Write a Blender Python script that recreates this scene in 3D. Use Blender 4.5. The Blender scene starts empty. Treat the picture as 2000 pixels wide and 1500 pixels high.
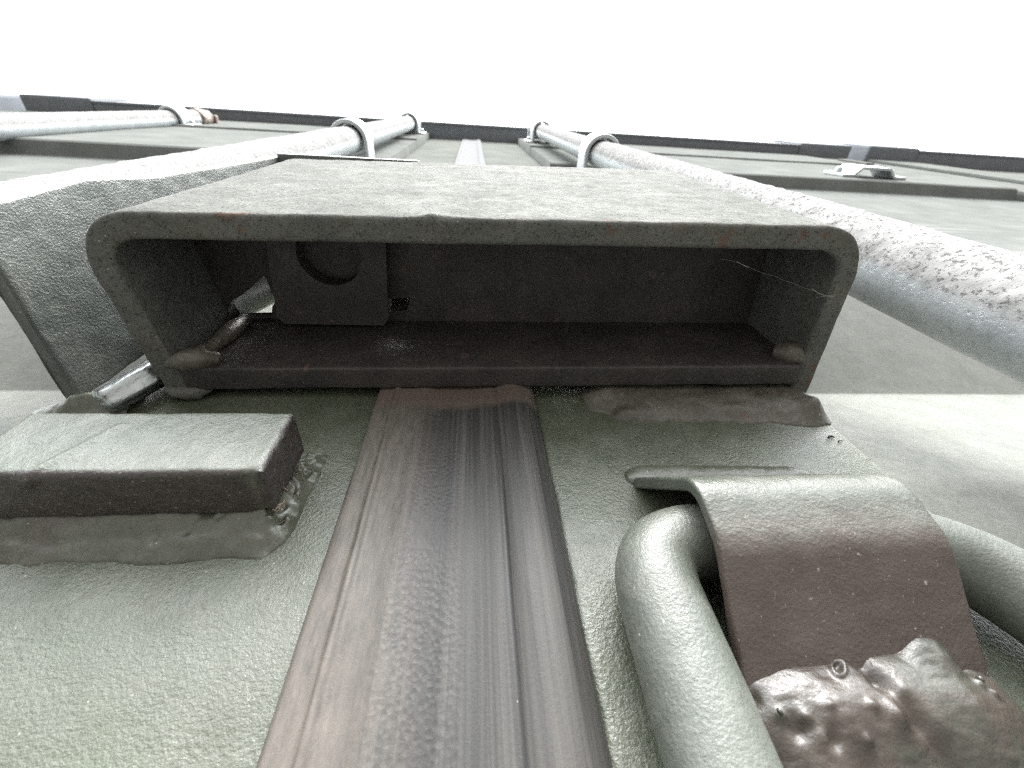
import bpy, math, random
import numpy as np
from mathutils import Matrix, Vector
from mathutils.geometry import tessellate_polygon

# ------------------------------------------------------------------ camera, sky, sun, exposure
S = bpy.context.scene
COL = S.collection
BASE = 950.0            # camera height above the ground, mm.  All lengths below are mm:
                        # x along the doors, y into the container (door face y=0), z from camera height
def W(p):
    return (p[0] * .001, p[1] * .001, (p[2] + BASE) * .001)

cam_d = bpy.data.cameras.new("camera")
cam = bpy.data.objects.new("camera", cam_d); COL.objects.link(cam)
cam_d.sensor_width = 36.0
cam_d.lens = 36.0 * 826 / 2000
cam_d.clip_start = 0.002
cam_d.clip_end = 500
RX = (0.99558963, 0.00497795, 0.09368306)     # world axes seen from the camera (right, down, forward)
RY = (-0.05558962, 0.83570589, 0.54635653)
RZ = (-0.07557175, -0.5491547, 0.83229684)
cam.matrix_world = Matrix(((RX[0], -RX[1], -RX[2], 0.0),
                           (RY[0], -RY[1], -RY[2], -0.090),
                           (RZ[0], -RZ[1], -RZ[2], BASE * .001),
                           (0, 0, 0, 1)))
cam_d.dof.use_dof = True
cam_d.dof.focus_distance = 0.118
cam_d.dof.aperture_fstop = 25
S.camera = cam

SUN_EL, SUN_AZ = math.radians(60), math.radians(166)
world = bpy.data.worlds.new("World"); S.world = world
world.use_nodes = True
wn, wl = world.node_tree.nodes, world.node_tree.links
wn.clear()
wo = wn.new("ShaderNodeOutputWorld"); wb = wn.new("ShaderNodeBackground")
sky = wn.new("ShaderNodeTexSky"); sky.sky_type = 'NISHITA'; sky.sun_disc = False
sky.sun_elevation = SUN_EL; sky.sun_rotation = SUN_AZ
sky.air_density = 1.0; sky.dust_density = 4.0; sky.ozone_density = 1.0
hs = wn.new("ShaderNodeHueSaturation"); hs.inputs['Saturation'].default_value = 0.12
wl.new(sky.outputs[0], hs.inputs['Color'])
# an even overcast layer over the whole sky, thin enough for the sky to grade through
tc = wn.new("ShaderNodeTexCoord"); wnz = wn.new("ShaderNodeTexNoise")
wnz.inputs['Scale'].default_value = 1.6; wnz.inputs['Detail'].default_value = 3
wl.new(tc.outputs['Generated'], wnz.inputs['Vector'])
wr = wn.new("ShaderNodeMapRange"); wr.inputs['To Min'].default_value = 0.93; wr.inputs['To Max'].default_value = 1.05
wl.new(wnz.outputs[0], wr.inputs['Value'])
wm = wn.new("ShaderNodeMix"); wm.data_type = 'RGBA'; wm.inputs['Factor'].default_value = 0.6
wl.new(hs.outputs[0], wm.inputs['A']); wm.inputs['B'].default_value = (6.6, 6.9, 7.1, 1)
# overcast sky: brighter overhead than at the horizon
wsep = wn.new("ShaderNodeSeparateXYZ"); wl.new(tc.outputs['Generated'], wsep.inputs[0])
wg = wn.new("ShaderNodeMapRange"); wg.inputs['From Min'].default_value = 0; wg.inputs['From Max'].default_value = 1
wg.inputs['To Min'].default_value = 0.2; wg.inputs['To Max'].default_value = 1.7
wl.new(wsep.outputs[2], wg.inputs['Value'])
wmul = wn.new("ShaderNodeMath"); wmul.operation = 'MULTIPLY'
wl.new(wg.outputs[0], wmul.inputs[0]); wl.new(wr.outputs[0], wmul.inputs[1])
wx = wn.new("ShaderNodeVectorMath"); wx.operation = 'SCALE'
wl.new(wm.outputs['Result'], wx.inputs[0]); wl.new(wmul.outputs[0], wx.inputs['Scale'])
wl.new(wx.outputs[0], wb.inputs['Color'])
wb.inputs['Strength'].default_value = 0.15
wl.new(wb.outputs[0], wo.inputs[0])

sd = bpy.data.lights.new("sun", 'SUN'); sd.energy = 1.5; sd.angle = math.radians(32); sd.color = (1, .97, .93)
so = bpy.data.objects.new("sun", sd); COL.objects.link(so)
# light comes from behind the camera, high up
sdir = Vector((math.sin(SUN_AZ) * math.cos(SUN_EL), math.cos(SUN_AZ) * math.cos(SUN_EL), math.sin(SUN_EL)))
so.rotation_euler = sdir.to_track_quat('Z', 'Y').to_euler(); so.location = (0, -3, 6)

S.view_settings.view_transform = 'Standard'; S.view_settings.look = 'None'
S.view_settings.exposure = 2.74; S.view_settings.gamma = 1.0
S.render.engine = 'CYCLES'
S.cycles.use_denoising = False
S.cycles.max_bounces = 8
S.cycles.filter_width = 1.2

# ------------------------------------------------------------------ numpy noise
def _h(ix, iy, iz, seed):
    n = (ix * 374761393 + iy * 668265263 + iz * 2147483647 + seed * 1274126177) & 0xffffffff
    n = ((n ^ (n >> 13)) * 1274126177) & 0xffffffff
    n = n ^ (n >> 16)
    return (n & 0xffff) / 65535.0
def vn(P, scale, seed=0):
    P = np.asarray(P, float) / scale + 1000.0
    i = np.floor(P).astype(np.int64); f = P - i; f = f * f * (3 - 2 * f)
    r = 0
    for a in (0, 1):
        for b in (0, 1):
            for c in (0, 1):
                w = (f[..., 0] if a else 1 - f[..., 0]) * (f[..., 1] if b else 1 - f[..., 1]) * (f[..., 2] if c else 1 - f[..., 2])
                r = r + w * _h(i[..., 0] + a, i[..., 1] + b, i[..., 2] + c, seed)
    return r * 2 - 1
def fbm(P, scale, octs=3, seed=0):
    r = 0; a = 1
    for k in range(octs):
        r = r + a * vn(P, scale / 2 ** k, seed + k * 17); a *= .5
    return r

# ------------------------------------------------------------------ object helpers
def thing(name, label, cat, loc=(0, 0, 0), group=None):
    o = bpy.data.objects.new(name, None); COL.objects.link(o)
    o.empty_display_size = .02
    o.location = W(loc); o['label'] = label; o['category'] = cat
    if group: o['group'] = group
    return o
def part(name, V, F, m, parent=None, smooth=True, label=None, kind=None):
    V = np.asarray(V, float).reshape(-1, 3)
    V = V * .001; V[:, 2] += BASE * .001
    if parent is not None:
        p = parent; off = np.zeros(3)
        while p is not None:
            off += np.array(p.location); p = p.parent
        V = V - off
    me = bpy.data.meshes.new(name)
    me.from_pydata(V.tolist(), [], F)
    me.validate()
    if smooth: me.polygons.foreach_set('use_smooth', [True] * len(me.polygons))
    o = bpy.data.objects.new(name, me); COL.objects.link(o)
    if isinstance(m, (list, tuple)):
        for q in m: me.materials.append(q)
    else: me.materials.append(m)
    if parent is not None: o.parent = parent
    if label: o['label'] = label
    if kind: o['kind'] = kind
    me.update()
    return o
def gridF(n, m, cu=False, cv=False, off=0, flip=False):
    F = []
    for i in range(n if cu else n - 1):
        i2 = (i + 1) % n
        for j in range(m if cv else m - 1):
            j2 = (j + 1) % m
            q = (off + i * m + j, off + i2 * m + j, off + i2 * m + j2, off + i * m + j2)
            F.append(q[::-1] if flip else q)
    return F
def fixnormals(o):
    import bmesh
    bm = bmesh.new(); bm.from_mesh(o.data); bmesh.ops.recalc_face_normals(bm, faces=bm.faces); bm.to_mesh(o.data); bm.free()
def densify(pts, ds):
    pts = [np.array(p, float) for p in pts]; out = [pts[0]]
    for a, b in zip(pts, pts[1:]):
        L = np.linalg.norm(b - a); k = max(1, int(round(L / ds)))
        for t in range(1, k + 1): out.append(a + (b - a) * t / k)
    return np.array(out)
def fillet(pts, radii, k=8):
    """round the corners of a polyline"""
    pts = [np.array(p, float) for p in pts]; out = [pts[0]]
    for i in range(1, len(pts) - 1):
        p, a, b = pts[i], pts[i - 1], pts[i + 1]; r = radii[i] if isinstance(radii, (list, tuple)) else radii
        if r <= 0: out.append(p); continue
        u = (a - p) / np.linalg.norm(a - p); v = (b - p) / np.linalg.norm(b - p)
        ang = math.acos(max(-1, min(1, float(u @ v)))); d = r / math.tan(ang / 2)
        d = min(d, .49 * np.linalg.norm(a - p), .49 * np.linalg.norm(b - p))
        p1, p2 = p + u * d, p + v * d
        for t in np.linspace(0, 1, k + 1):
            out.append((1 - t) ** 2 * p1 + 2 * t * (1 - t) * p + t * t * p2)
    out.append(pts[-1]); return out
def smoothline(P, it=2):
    P = np.array(P)
    for _ in range(it):
        Q = P.copy(); Q[1:-1] = (P[:-2] + 2 * P[1:-1] + P[2:]) / 4; P = Q
    return P
def slab(name, path, wdir, w0, w1, t, m, parent, r=.8, ds=1.5, amp=0., ascale=6., seed=0, wtop=None, dsw=None, amp2=0., label=None, cb=None):
    """plate of thickness t following a path and running from w0 to w1 along wdir, with rounded edges"""
    P = densify(path, ds); n = len(P)
    wd = np.array(wdir, float); wd /= np.linalg.norm(wd)
    T = np.gradient(P, axis=0); T /= np.linalg.norm(T, axis=1)[:, None]
    N = np.cross(T, wd); N /= np.linalg.norm(N, axis=1)[:, None]
    dsw = dsw or ds; h = t / 2
    def section(w0_, w1_, sh):
        hh = h - sh; a, b = w0_ + sh, w1_ - sh; rr = max(min(r - sh * .5, hh * .98), .02)
        L = []
        ks = max(1, int((b - a - 2 * rr) / dsw)); kt = max(1, int((2 * hh - 2 * rr) / max(ds, .8)))
        arc = [0, .25, .5, .75, 1]
        def arcp(co, cw, a0):
            for q in arc:
                an = a0 + q * math.pi / 2
                L.append((co + rr * math.cos(an), cw + rr * math.sin(an)))
        def line(p, q, k):
            for s in range(1, k): L.append((p[0] + (q[0] - p[0]) * s / k, p[1] + (q[1] - p[1]) * s / k))
        arcp(hh - rr, b - rr, 0); line((hh - rr, b), (-hh + rr, b), kt)
        arcp(-hh + rr, b - rr, math.pi / 2); line((-hh, b - rr), (-hh, a + rr), ks)
        arcp(-hh + rr, a + rr, math.pi); line((-hh + rr, a), (hh - rr, a), kt)
        arcp(hh - rr, a + rr, 1.5 * math.pi); line((hh, a + rr), (hh, b - rr), ks)
        return L
    full = section(w0, w1, 0)
    rings = []; nrm = []
    # mapping keeps ring sizes equal: reuse full section, shrink near the ends
    sec = np.array(full); c = (w0 + w1) / 2
    for i in range(n):
        s = sec.copy()
        if wtop is not None:
            a, b = wtop(P[i]); s[:, 1] = a + (s[:, 1] - w0) * (b - a) / (w1 - w0)
        rings.append(P[i] + s[:, :1] * N[i] + s[:, 1:] * wd)
    def endring(i, sgn):
        out = []
        for sh, adv in ((r * .3, r * .7), (r, r)):
            s = sec.copy()
            s[:, 0] = np.clip(s[:, 0], -h + sh, h - sh); s[:, 1] = np.clip(s[:, 1], w0 + sh, w1 - sh)
            if wtop is not None:
                a, b = wtop(P[i]); s[:, 1] = a + (s[:, 1] - w0) * (b - a) / (w1 - w0)
            out.append(P[i] + sgn * adv * T[i] + s[:, :1] * N[i] + s[:, 1:] * wd)
        return out
    R = endring(0, -1)[::-1] + rings + endring(n - 1, 1)
    A = np.array(R); nn, mm = A.shape[:2]
    if amp or amp2 or cb:
        # displace along an approximate outward normal
        du = np.gradient(A, axis=0); dv = np.roll(A, -1, 1) - np.roll(A, 1, 1)
        nr = np.cross(du, dv); l = np.linalg.norm(nr, axis=2, keepdims=True); nr = nr / np.maximum(l, 1e-9)
        ctr = A.mean(axis=1, keepdims=True)
        d = amp * fbm(A, ascale, 3, seed)
        if amp2: d = d + amp2 * np.maximum(0, vn(A, ascale * .7, seed + 9) - .55) * 2
        if cb: d = d + cb(A)
        A = A - nr * d[..., None] if True else A
    F = gridF(nn, mm, False, True)
    F.append(list(range(mm))[::-1]); F.append(list(range((nn - 1) * mm, nn * mm)))
    o = part(name, A, F, m, parent, label=label); fixnormals(o)
    return o
def box(x0, x1, y0, y1, z0, z1, b=0):
    """box with chamfered edges -> V, F"""
    import bmesh
    bm = bmesh.new(); bmesh.ops.create_cube(bm, size=1)
    for v in bm.verts:
        v.co = Vector(((x0 + x1) / 2 + v.co.x * (x1 - x0), (y0 + y1) / 2 + v.co.y * (y1 - y0), (z0 + z1) / 2 + v.co.z * (z1 - z0)))
    if b: bmesh.ops.bevel(bm, geom=bm.edges[:], offset=b, segments=2, profile=.6, affect='EDGES')
    V = [tuple(v.co) for v in bm.verts]; bm.verts.index_update()
    F = [[v.index for v in f.verts] for f in bm.faces]; bm.free()
    return V, F
def tube(path, rad, seg=24, ds=2., amp=0., ascale=5., seed=0, close_ends=True, disp=None):
    P = densify(path, ds); P = smoothline(P, 2); n = len(P)
    r = np.full(n, float(rad)) if np.isscalar(rad) else np.interp(np.linspace(0, 1, n), np.linspace(0, 1, len(rad)), rad)
    T = np.gradient(P, axis=0); T /= np.linalg.norm(T, axis=1)[:, None]
    ref = np.array([0, 1, 0.]) if abs(T[0][1]) < .9 else np.array([1., 0, 0])
    A = []
    for i in range(n):
        a = ref - T[i] * (ref @ T[i]); a /= np.linalg.norm(a); ref = a
        b = np.cross(T[i], a)
        th = np.linspace(0, 2 * math.pi, seg, endpoint=False)
        A.append(P[i] + r[i] * (np.cos(th)[:, None] * a + np.sin(th)[:, None] * b))
    if close_ends:
        for e, sg in ((0, -1), (n - 1, 1)):
            c = P[e]; ring = A[0 if e == 0 else -1]
            for q in (.92, .7, .3, .02):
                ad = r[e] * .35 * math.sqrt(1 - q * q)
                nr = c + (ring - c) * q + sg * T[e] * ad
                if e == 0: A.insert(0, nr) if q == .92 else A.insert(0, nr)
                else: A.append(nr)
            if e == 0: pass
    A = np.array(A)
    if amp or disp:
        ctr = A.mean(axis=1, keepdims=True); nr = A - ctr; nr /= np.maximum(np.linalg.norm(nr, axis=2, keepdims=True), 1e-9)
        d = amp * fbm(A, ascale, 3, seed)
        if disp: d = d + disp(A, nr)
        A = A + nr * d[..., None]
    nn, mm = A.shape[:2]
    F = gridF(nn, mm, False, True)
    F.append(list(range(mm))[::-1]); F.append(list(range((nn - 1) * mm, nn * mm)))
    return A.reshape(-1, 3), F
def heightfield(name, x0, x1, z0, z1, st, fn, m, parent, thresh=.02, base=1.5, label=None):
    """lump standing out of a face y=0 towards -y; cells where it is flat are left out"""
    xs = np.arange(x0, x1 + st / 2, st); zs = np.arange(z0, z1 + st / 2, st)
    X, Z = np.meshgrid(xs, zs, indexing='ij'); H = fn(X, Z)
    V = np.stack([X, -H, Z], -1); n, m_ = X.shape; F = []
    keep = H > thresh
    for i in range(n - 1):
        for j in range(m_ - 1):
            if keep[i, j] or keep[i + 1, j] or keep[i, j + 1] or keep[i + 1, j + 1]:
                F.append((i * m_ + j, i * m_ + j + 1, (i + 1) * m_ + j + 1, (i + 1) * m_ + j))
    used = sorted({k for f in F for k in f}); mp = {k: q for q, k in enumerate(used)}
    V = V.reshape(-1, 3)[used]; F = [tuple(mp[k] for k in f) for f in F]
    V[:, 1] = np.where(-V[:, 1] <= thresh, base, V[:, 1])
    o = part(name, V, F, m, parent, label=label); fixnormals(o)
    # normals towards the camera side
    if len(o.data.polygons) and sum(p.normal.y * p.area for p in o.data.polygons) > 0: o.data.flip_normals()
    return o
def holed_plate(name, outer, holes, plane, a, b, m, parent, label=None):
    """plate in a z-plane (2-D points are x,y), from z=a to z=b, with holes cut through"""
    loops = [[Vector((p[0], p[1], 0)) for p in outer]] + [[Vector((p[0], p[1], 0)) for p in h] for h in holes]
    tris = tessellate_polygon(loops); pts = [p for l in loops for p in l]; n = len(pts)
    V = [(p.x, p.y, a) for p in pts] + [(p.x, p.y, b) for p in pts]
    F = [tuple(t) for t in tris] + [tuple(k + n for k in t[::-1]) for t in tris]
    o_ = 0
    for l in loops:
        L = len(l)
        for i in range(L): j = (i + 1) % L; F.append((o_ + i, o_ + j, n + o_ + j, n + o_ + i))
        o_ += L
    o = part(name, V, F, m, parent, smooth=False, label=label); fixnormals(o)
    return o

# ------------------------------------------------------------------ materials (texture coordinates in metres)
class NT:
    def __init__(s, name):
        s.m = bpy.data.materials.new(name); s.m.use_nodes = True; t = s.m.node_tree; s.n, s.l = t.nodes, t.links
        s.b = s.n['Principled BSDF']; s.tc = s.n.new('ShaderNodeTexCoord').outputs['Object']
    def link(s, a, b): s.l.new(a, b)
    def map(s, sc=(1, 1, 1), loc=(0, 0, 0), rot=(0, 0, 0)):
        q = s.n.new('ShaderNodeMapping'); q.inputs['Scale'].default_value = sc; q.inputs['Location'].default_value = loc
        q.inputs['Rotation'].default_value = rot
        s.link(s.tc, q.inputs[0]); return q.outputs[0]
    def noise(s, scale, detail=4, rough=.55, vec=None, dist=0, out=0):
        q = s.n.new('ShaderNodeTexNoise'); q.inputs['Scale'].default_value = scale; q.inputs['Detail'].default_value = detail
        q.inputs['Roughness'].default_value = rough; q.inputs['Distortion'].default_value = dist
        s.link(vec or s.tc, q.inputs['Vector']); return q.outputs[out]
    def voro(s, scale, vec=None, feature='F1'):
        q = s.n.new('ShaderNodeTexVoronoi'); q.inputs['Scale'].default_value = scale; q.feature = feature
        s.link(vec or s.tc, q.inputs['Vector']); return q.outputs['Distance']
    def rng(s, v, a, b, c=0., d=1.):
        q = s.n.new('ShaderNodeMapRange'); q.clamp = True
        for k, x in zip(('From Min', 'From Max', 'To Min', 'To Max'), (a, b, c, d)): q.inputs[k].default_value = x
        s.link(v, q.inputs['Value']); return q.outputs[0]
    def mix(s, f, A, B):
        q = s.n.new('ShaderNodeMix'); q.data_type = 'RGBA'
        for k, x in (('Factor', f), ('A', A), ('B', B)):
            i = [w for w in q.inputs if w.name == k and (w.type == 'RGBA' if k != 'Factor' else w.type == 'VALUE')][0]
            if isinstance(x, (int, float)): i.default_value = x
            elif isinstance(x, tuple): i.default_value = x + (1,) if len(x) == 3 else x
            else: s.link(x, i)
        return [w for w in q.outputs if w.type == 'RGBA'][0]
    def math(s, op, a, b=None, c=None):
        q = s.n.new('ShaderNodeMath'); q.operation = op
        for k, x in enumerate((a, b, c)):
            if x is None: continue
            if isinstance(x, (int, float)): q.inputs[k].default_value = x
            else: s.link(x, q.inputs[k])
        return q.outputs[0]
    def bump(s, hts):
        prev = None
        for h, st, dist in hts:
            q = s.n.new('ShaderNodeBump'); q.inputs['Strength'].default_value = st; q.inputs['Distance'].default_value = dist
            s.link(h, q.inputs['Height'])
            if prev is not None: s.link(prev, q.inputs['Normal'])
            prev = q.outputs[0]
        s.link(prev, s.b.inputs['Normal'])
    def axis(s, k):
        q = s.n.new('ShaderNodeSeparateXYZ'); s.link(s.tc, q.inputs[0]); return q.outputs[k]
    def setv(s, **k):
        for a, b in k.items():
            i = s.b.inputs[a.replace('_', ' ')]
            if isinstance(b, (int, float)): i.default_value = b
            elif isinstance(b, tuple): i.default_value = b + (1,) if len(b) == 3 else b
            else: s.link(b, i)

def paint(name, A, B, orange=620, obump=.35, rough=.42, rust=.0, speck=.5, dust=(.42, .40, .36), dustamt=.25, stain=None, stainamt=0, extra=None, coat=0., spec=.5, k=.58, weathered=False, grime=False):
    t = NT(name); A = tuple(x * k for x in A); B = tuple(x * k for x in B); dust = tuple(x * .7 for x in dust)
    c = t.mix(t.rng(t.noise(28, 5, .6), .35, .65), A, B)
    c = t.mix(t.rng(t.noise(420, 4, .7), .35, .75, 0, .5), c, tuple(x * .55 for x in A))
    if dustamt:
        d = t.math('MULTIPLY', t.rng(t.noise(60, 6, .7), .4, .8), t.rng(t.noise(900, 3, .7), .3, .7))
        c = t.mix(t.math('MULTIPLY', d, dustamt), c, dust)
    if stain is not None:
        c = t.mix(t.rng(t.noise(45, 5, .65, dist=.4), .5 - stainamt * .2, .62 - stainamt * .2, 0, .85), c, stain)
    if rust:
        rm = t.rng(t.noise(130, 6, .6, vec=t.map(loc=(3.1, 1.7, .4))), .72 - rust * .2, .76 - rust * .2)
        rc = t.mix(t.rng(t.noise(800, 4), .3, .7), (.085, .048, .04), (.15, .10, .085))
        c = t.mix(t.math('MULTIPLY', rm, .8), c, rc)
    if grime:   # faint streaks and patches of old dirt, a few scratches down to the primer
        gm = t.math('MULTIPLY', t.rng(t.noise(22, 6, .7, vec=t.map((1, 1, .45), (.2, .6, .1))), .50, .72), .55)
        c = t.mix(gm, c, (.060, .058, .042))
        sc = t.noise(38, 2, .5, vec=t.map((6, 1, 1.1), (.4, .2, .7), (0, .5, 0)), dist=.6)
        sm = t.math('MULTIPLY', t.rng(t.math('ABSOLUTE', t.math('SUBTRACT', sc, .5)), .004, .0015), t.rng(t.noise(26, 3, .6, vec=t.map(loc=(.9, .3, .2))), .60, .66))
        c = t.mix(t.math('MULTIPLY', sm, .6), c, (.30, .29, .25))
    if speck:
        v = t.voro(600, vec=t.map((1, 1, 1), (.37, .11, .5))); s_ = t.math('MULTIPLY', t.rng(v, .16, .08), t.rng(t.noise(240, 3, .7), .56, .62))
        c = t.mix(t.math('MULTIPLY', s_, speck), c, (.6, .6, .54))
    if extra: c = extra(t, c)
    if weathered:   # chalky, sun-bleached paint high up on the doors, still glossy low down
        w = t.rng(t.math('ADD', t.axis(2), t.math('MULTIPLY', t.noise(6, 3), .1)), 1.02, 1.30)
        ch = t.mix(t.rng(t.noise(14, 6, .7), .3, .7), (.11, .118, .112), (.165, .172, .165))
        c = t.mix(t.math('MULTIPLY', w, .85), c, ch)
    t.setv(Base_Color=c)
    r = t.rng(t.noise(150, 5, .7), .3, .7, rough - .08, rough + .14)
    t.setv(Roughness=r, Specular_IOR_Level=spec, IOR=1.5, Coat_Weight=coat, Coat_Roughness=.25)
    if weathered:
        t.setv(Specular_IOR_Level=t.math('MULTIPLY', t.math('SUBTRACT', 1, w), spec), Roughness=t.math('MAXIMUM', r, t.math('MULTIPLY', w, .9)))
    t.bump([(t.noise(95, 3, .5), .10, .0012), (t.noise(orange * 1.9, 3, .6), min(1, obump * .85), .0006), (t.noise(orange * 5, 3, .6), obump * .9, .00022)])
    return t.m

GREEN_A, GREEN_B = (.152, .185, .115), (.200, .230, .150)
M_stile = paint('olive_paint', GREEN_A, GREEN_B, orange=560, obump=.45, rough=.33, k=.45, spec=.95, grime=True, weathered=True, dustamt=.35)
def scuffs(t, c):
    # long pale rub marks across the panel above the lock box
    n = t.noise(9, 7, .75, vec=t.map((.35, 1, 9), (.3, .1, .6)), dist=.3)
    z = t.axis(2)
    band = t.math('MULTIPLY', t.rng(z, 1.10, 1.2), t.rng(z, 1.55, 1.4))
    return t.mix(t.math('MULTIPLY', t.math('MULTIPLY', t.rng(n, .57, .64), band), .9), c, (.55, .55, .53))
M_panel = paint('panel_paint', (.20, .215, .19), (.235, .245, .22), orange=700, obump=.2, rough=.6, spec=.14, weathered=True, k=.58, dustamt=.35, speck=.25, extra=scuffs)
M_far = paint('far_panel_paint', (.30, .31, .295), (.36, .36, .345), orange=260, obump=.2, rough=.85, spec=.0, k=.42, dustamt=.5, speck=.2)
M_header = paint('header_paint', (.175, .19, .21), (.21, .225, .24), orange=250, obump=.2, rough=.7, spec=.15, k=.95, dustamt=.15, speck=.1)
def boxface(t, c):
    v = t.voro(1150)
    pits = t.math('MULTIPLY', t.rng(v, .42, .22), t.rng(t.noise(420, 4, .7), .42, .56))
    c = t.mix(t.math('MULTIPLY', pits, .85), c, (.035, .035, .032))
    # chips down to red primer along the cut lower rim only
    z = t.axis(2)
    n = t.noise(95, 5, .6, vec=t.map(loc=(.31, .77, .12)))
    rim = t.math('MULTIPLY', t.rng(n, .635, .65), t.rng(z, .0035, .0015))
    c = t.mix(t.math('MULTIPLY', rim, .85), c, t.mix(t.rng(t.noise(700, 3), .3, .7), (.085, .052, .042), (.17, .125, .105)))
    grub = t.math('MULTIPLY', t.rng(t.noise(55, 6, .7), .45, .7), t.rng(z, .0035, .001))
    return t.mix(t.math('MULTIPLY', grub, .5), c, (.12, .105, .085))
M_box = paint('lock_box_paint', (.155, .160, .148), (.20, .205, .19), orange=520, obump=.6, rough=.85, spec=.03, k=.68, rust=.0, speck=.8, dustamt=.5, dust=(.37, .37, .36), extra=boxface)
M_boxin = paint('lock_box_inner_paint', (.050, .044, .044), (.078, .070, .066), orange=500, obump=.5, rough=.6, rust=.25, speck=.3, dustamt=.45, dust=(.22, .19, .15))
M_hood = paint('hood_paint', (.13, .155, .14), (.18, .205, .185), orange=600, obump=.7, rough=.38, rust=.15, speck=.7, dustamt=.3)
M_dark = paint('dark_primer', (.045, .038, .038), (.075, .06, .058), orange=500, obump=.5, rough=.55, rust=.2, speck=.3, dustamt=.4, dust=(.2, .17, .15))
M_weld = paint('weld_paint', (.12, .135, .090), (.155, .165, .115), orange=350, obump=.35, rough=.36, rust=.25, speck=.5, dustamt=.35, stain=(.05, .038, .030), stainamt=-.1, k=.55, spec=.9)
M_weldbrown = paint('weld_brown_paint', (.115, .105, .082), (.18, .16, .13), orange=350, obump=.4, rough=.42, rust=.4, speck=.5, dustamt=.5)
M_bar = paint('ring_paint', (.16, .185, .150), (.20, .225, .19), orange=760, obump=.36, rough=.42, rust=.0, speck=.4, dustamt=.5, k=.5, spec=.85, grime=True)

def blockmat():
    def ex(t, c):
        # near-black brown with paler flecks on the sawn end and the bottom edge
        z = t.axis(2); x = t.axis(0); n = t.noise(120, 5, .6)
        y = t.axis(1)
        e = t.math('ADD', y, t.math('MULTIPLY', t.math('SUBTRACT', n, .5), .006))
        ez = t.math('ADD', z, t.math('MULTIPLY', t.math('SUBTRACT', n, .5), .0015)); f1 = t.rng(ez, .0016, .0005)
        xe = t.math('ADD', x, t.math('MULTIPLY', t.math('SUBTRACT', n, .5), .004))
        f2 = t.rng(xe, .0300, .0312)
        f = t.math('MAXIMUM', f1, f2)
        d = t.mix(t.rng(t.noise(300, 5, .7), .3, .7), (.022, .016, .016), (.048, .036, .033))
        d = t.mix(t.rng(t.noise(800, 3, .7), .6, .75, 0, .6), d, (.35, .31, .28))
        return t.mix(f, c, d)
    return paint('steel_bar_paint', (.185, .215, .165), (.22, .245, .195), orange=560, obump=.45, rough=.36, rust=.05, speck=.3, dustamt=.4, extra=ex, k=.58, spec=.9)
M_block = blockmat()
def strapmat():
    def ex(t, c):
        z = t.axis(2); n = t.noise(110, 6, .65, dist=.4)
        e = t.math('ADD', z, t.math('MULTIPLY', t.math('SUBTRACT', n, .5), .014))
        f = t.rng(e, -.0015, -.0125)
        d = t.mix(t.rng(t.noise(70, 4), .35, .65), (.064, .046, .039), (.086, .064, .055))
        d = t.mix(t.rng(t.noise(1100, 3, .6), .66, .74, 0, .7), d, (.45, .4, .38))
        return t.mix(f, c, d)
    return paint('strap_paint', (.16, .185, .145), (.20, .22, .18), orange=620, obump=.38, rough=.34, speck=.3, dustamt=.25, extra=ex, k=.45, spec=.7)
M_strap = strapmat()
def blobmat():
    def ex(t, c):
        n = t.noise(60, 5, .6, dist=.3)
        d = t.mix(t.rng(t.noise(200, 3), .3, .7), (.042, .032, .026), (.062, .050, .040))
        return t.mix(t.rng(n, .44, .56, 0, .95), c, d)
    return paint('weld_blob_paint', (.065, .066, .046), (.09, .09, .066), orange=420, obump=.3, rough=.30, spec=.7, speck=.3, dustamt=.3, extra=ex)
M_blob = blobmat()

def rubber():
    t = NT('black_rubber')
    st = t.noise(9, 4, .6, vec=t.map((60, 60, .9)))
    st2 = t.noise(3, 5, .7, vec=t.map((150, 150, 1.8)))
    c = t.mix(t.rng(st, .3, .7), (.024, .0235, .0225), (.046, .045, .043))
    c = t.mix(t.rng(st2, .45, .72, 0, .75), c, (.105, .097, .086))
    # brown dust wiped along the left lip
    x = t.axis(0); z = t.axis(2)
    left = t.rng(t.math('ADD', x, t.math('MULTIPLY', t.math('SUBTRACT', st, .5), .012)), -.002, -.019)
    c = t.mix(t.math('MULTIPLY', left, t.rng(t.noise(500, 5, .7, vec=t.map((1, 1, .25))), .3, .75, .25, .9)), c, (.175, .152, .130))
    # dried mud line just under the lock box
    zz = t.math('ADD', z, t.math('MULTIPLY', t.math('SUBTRACT', t.noise(140, 5, .6), .5), .010))
    band = t.math('MULTIPLY', t.rng(zz, .9150, .9190), t.rng(z, .960, .950))
    c = t.mix(t.math('MULTIPLY', band, .8), c, (.13, .10, .085))
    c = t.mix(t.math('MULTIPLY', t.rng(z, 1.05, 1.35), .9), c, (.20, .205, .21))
    v = t.voro(700, vec=t.map((1, 1, .6), (.3, .2, .1))); c = t.mix(t.math('MULTIPLY', t.rng(v, .10, .05), t.rng(t.noise(120, 3, .7), .58, .64)), c, (.25, .24, .23))
    t.setv(Base_Color=c, Roughness=t.rng(st2, .3, .7, .36, .52))
    # rubber moulding marks in the middle: diamond stipple
    xm = t.math('MULTIPLY', t.rng(x, -.0150, -.0120), t.rng(x, .0045, .0015))
    dots = t.voro(900, vec=t.map((1, 1, .8)))
    hgt = t.math('MULTIPLY', t.rng(dots, 0, .7), xm)
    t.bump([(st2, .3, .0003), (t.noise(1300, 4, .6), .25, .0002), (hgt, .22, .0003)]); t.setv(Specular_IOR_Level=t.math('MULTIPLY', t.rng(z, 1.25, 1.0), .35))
    return t.m
M_rubber = rubber()
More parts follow.
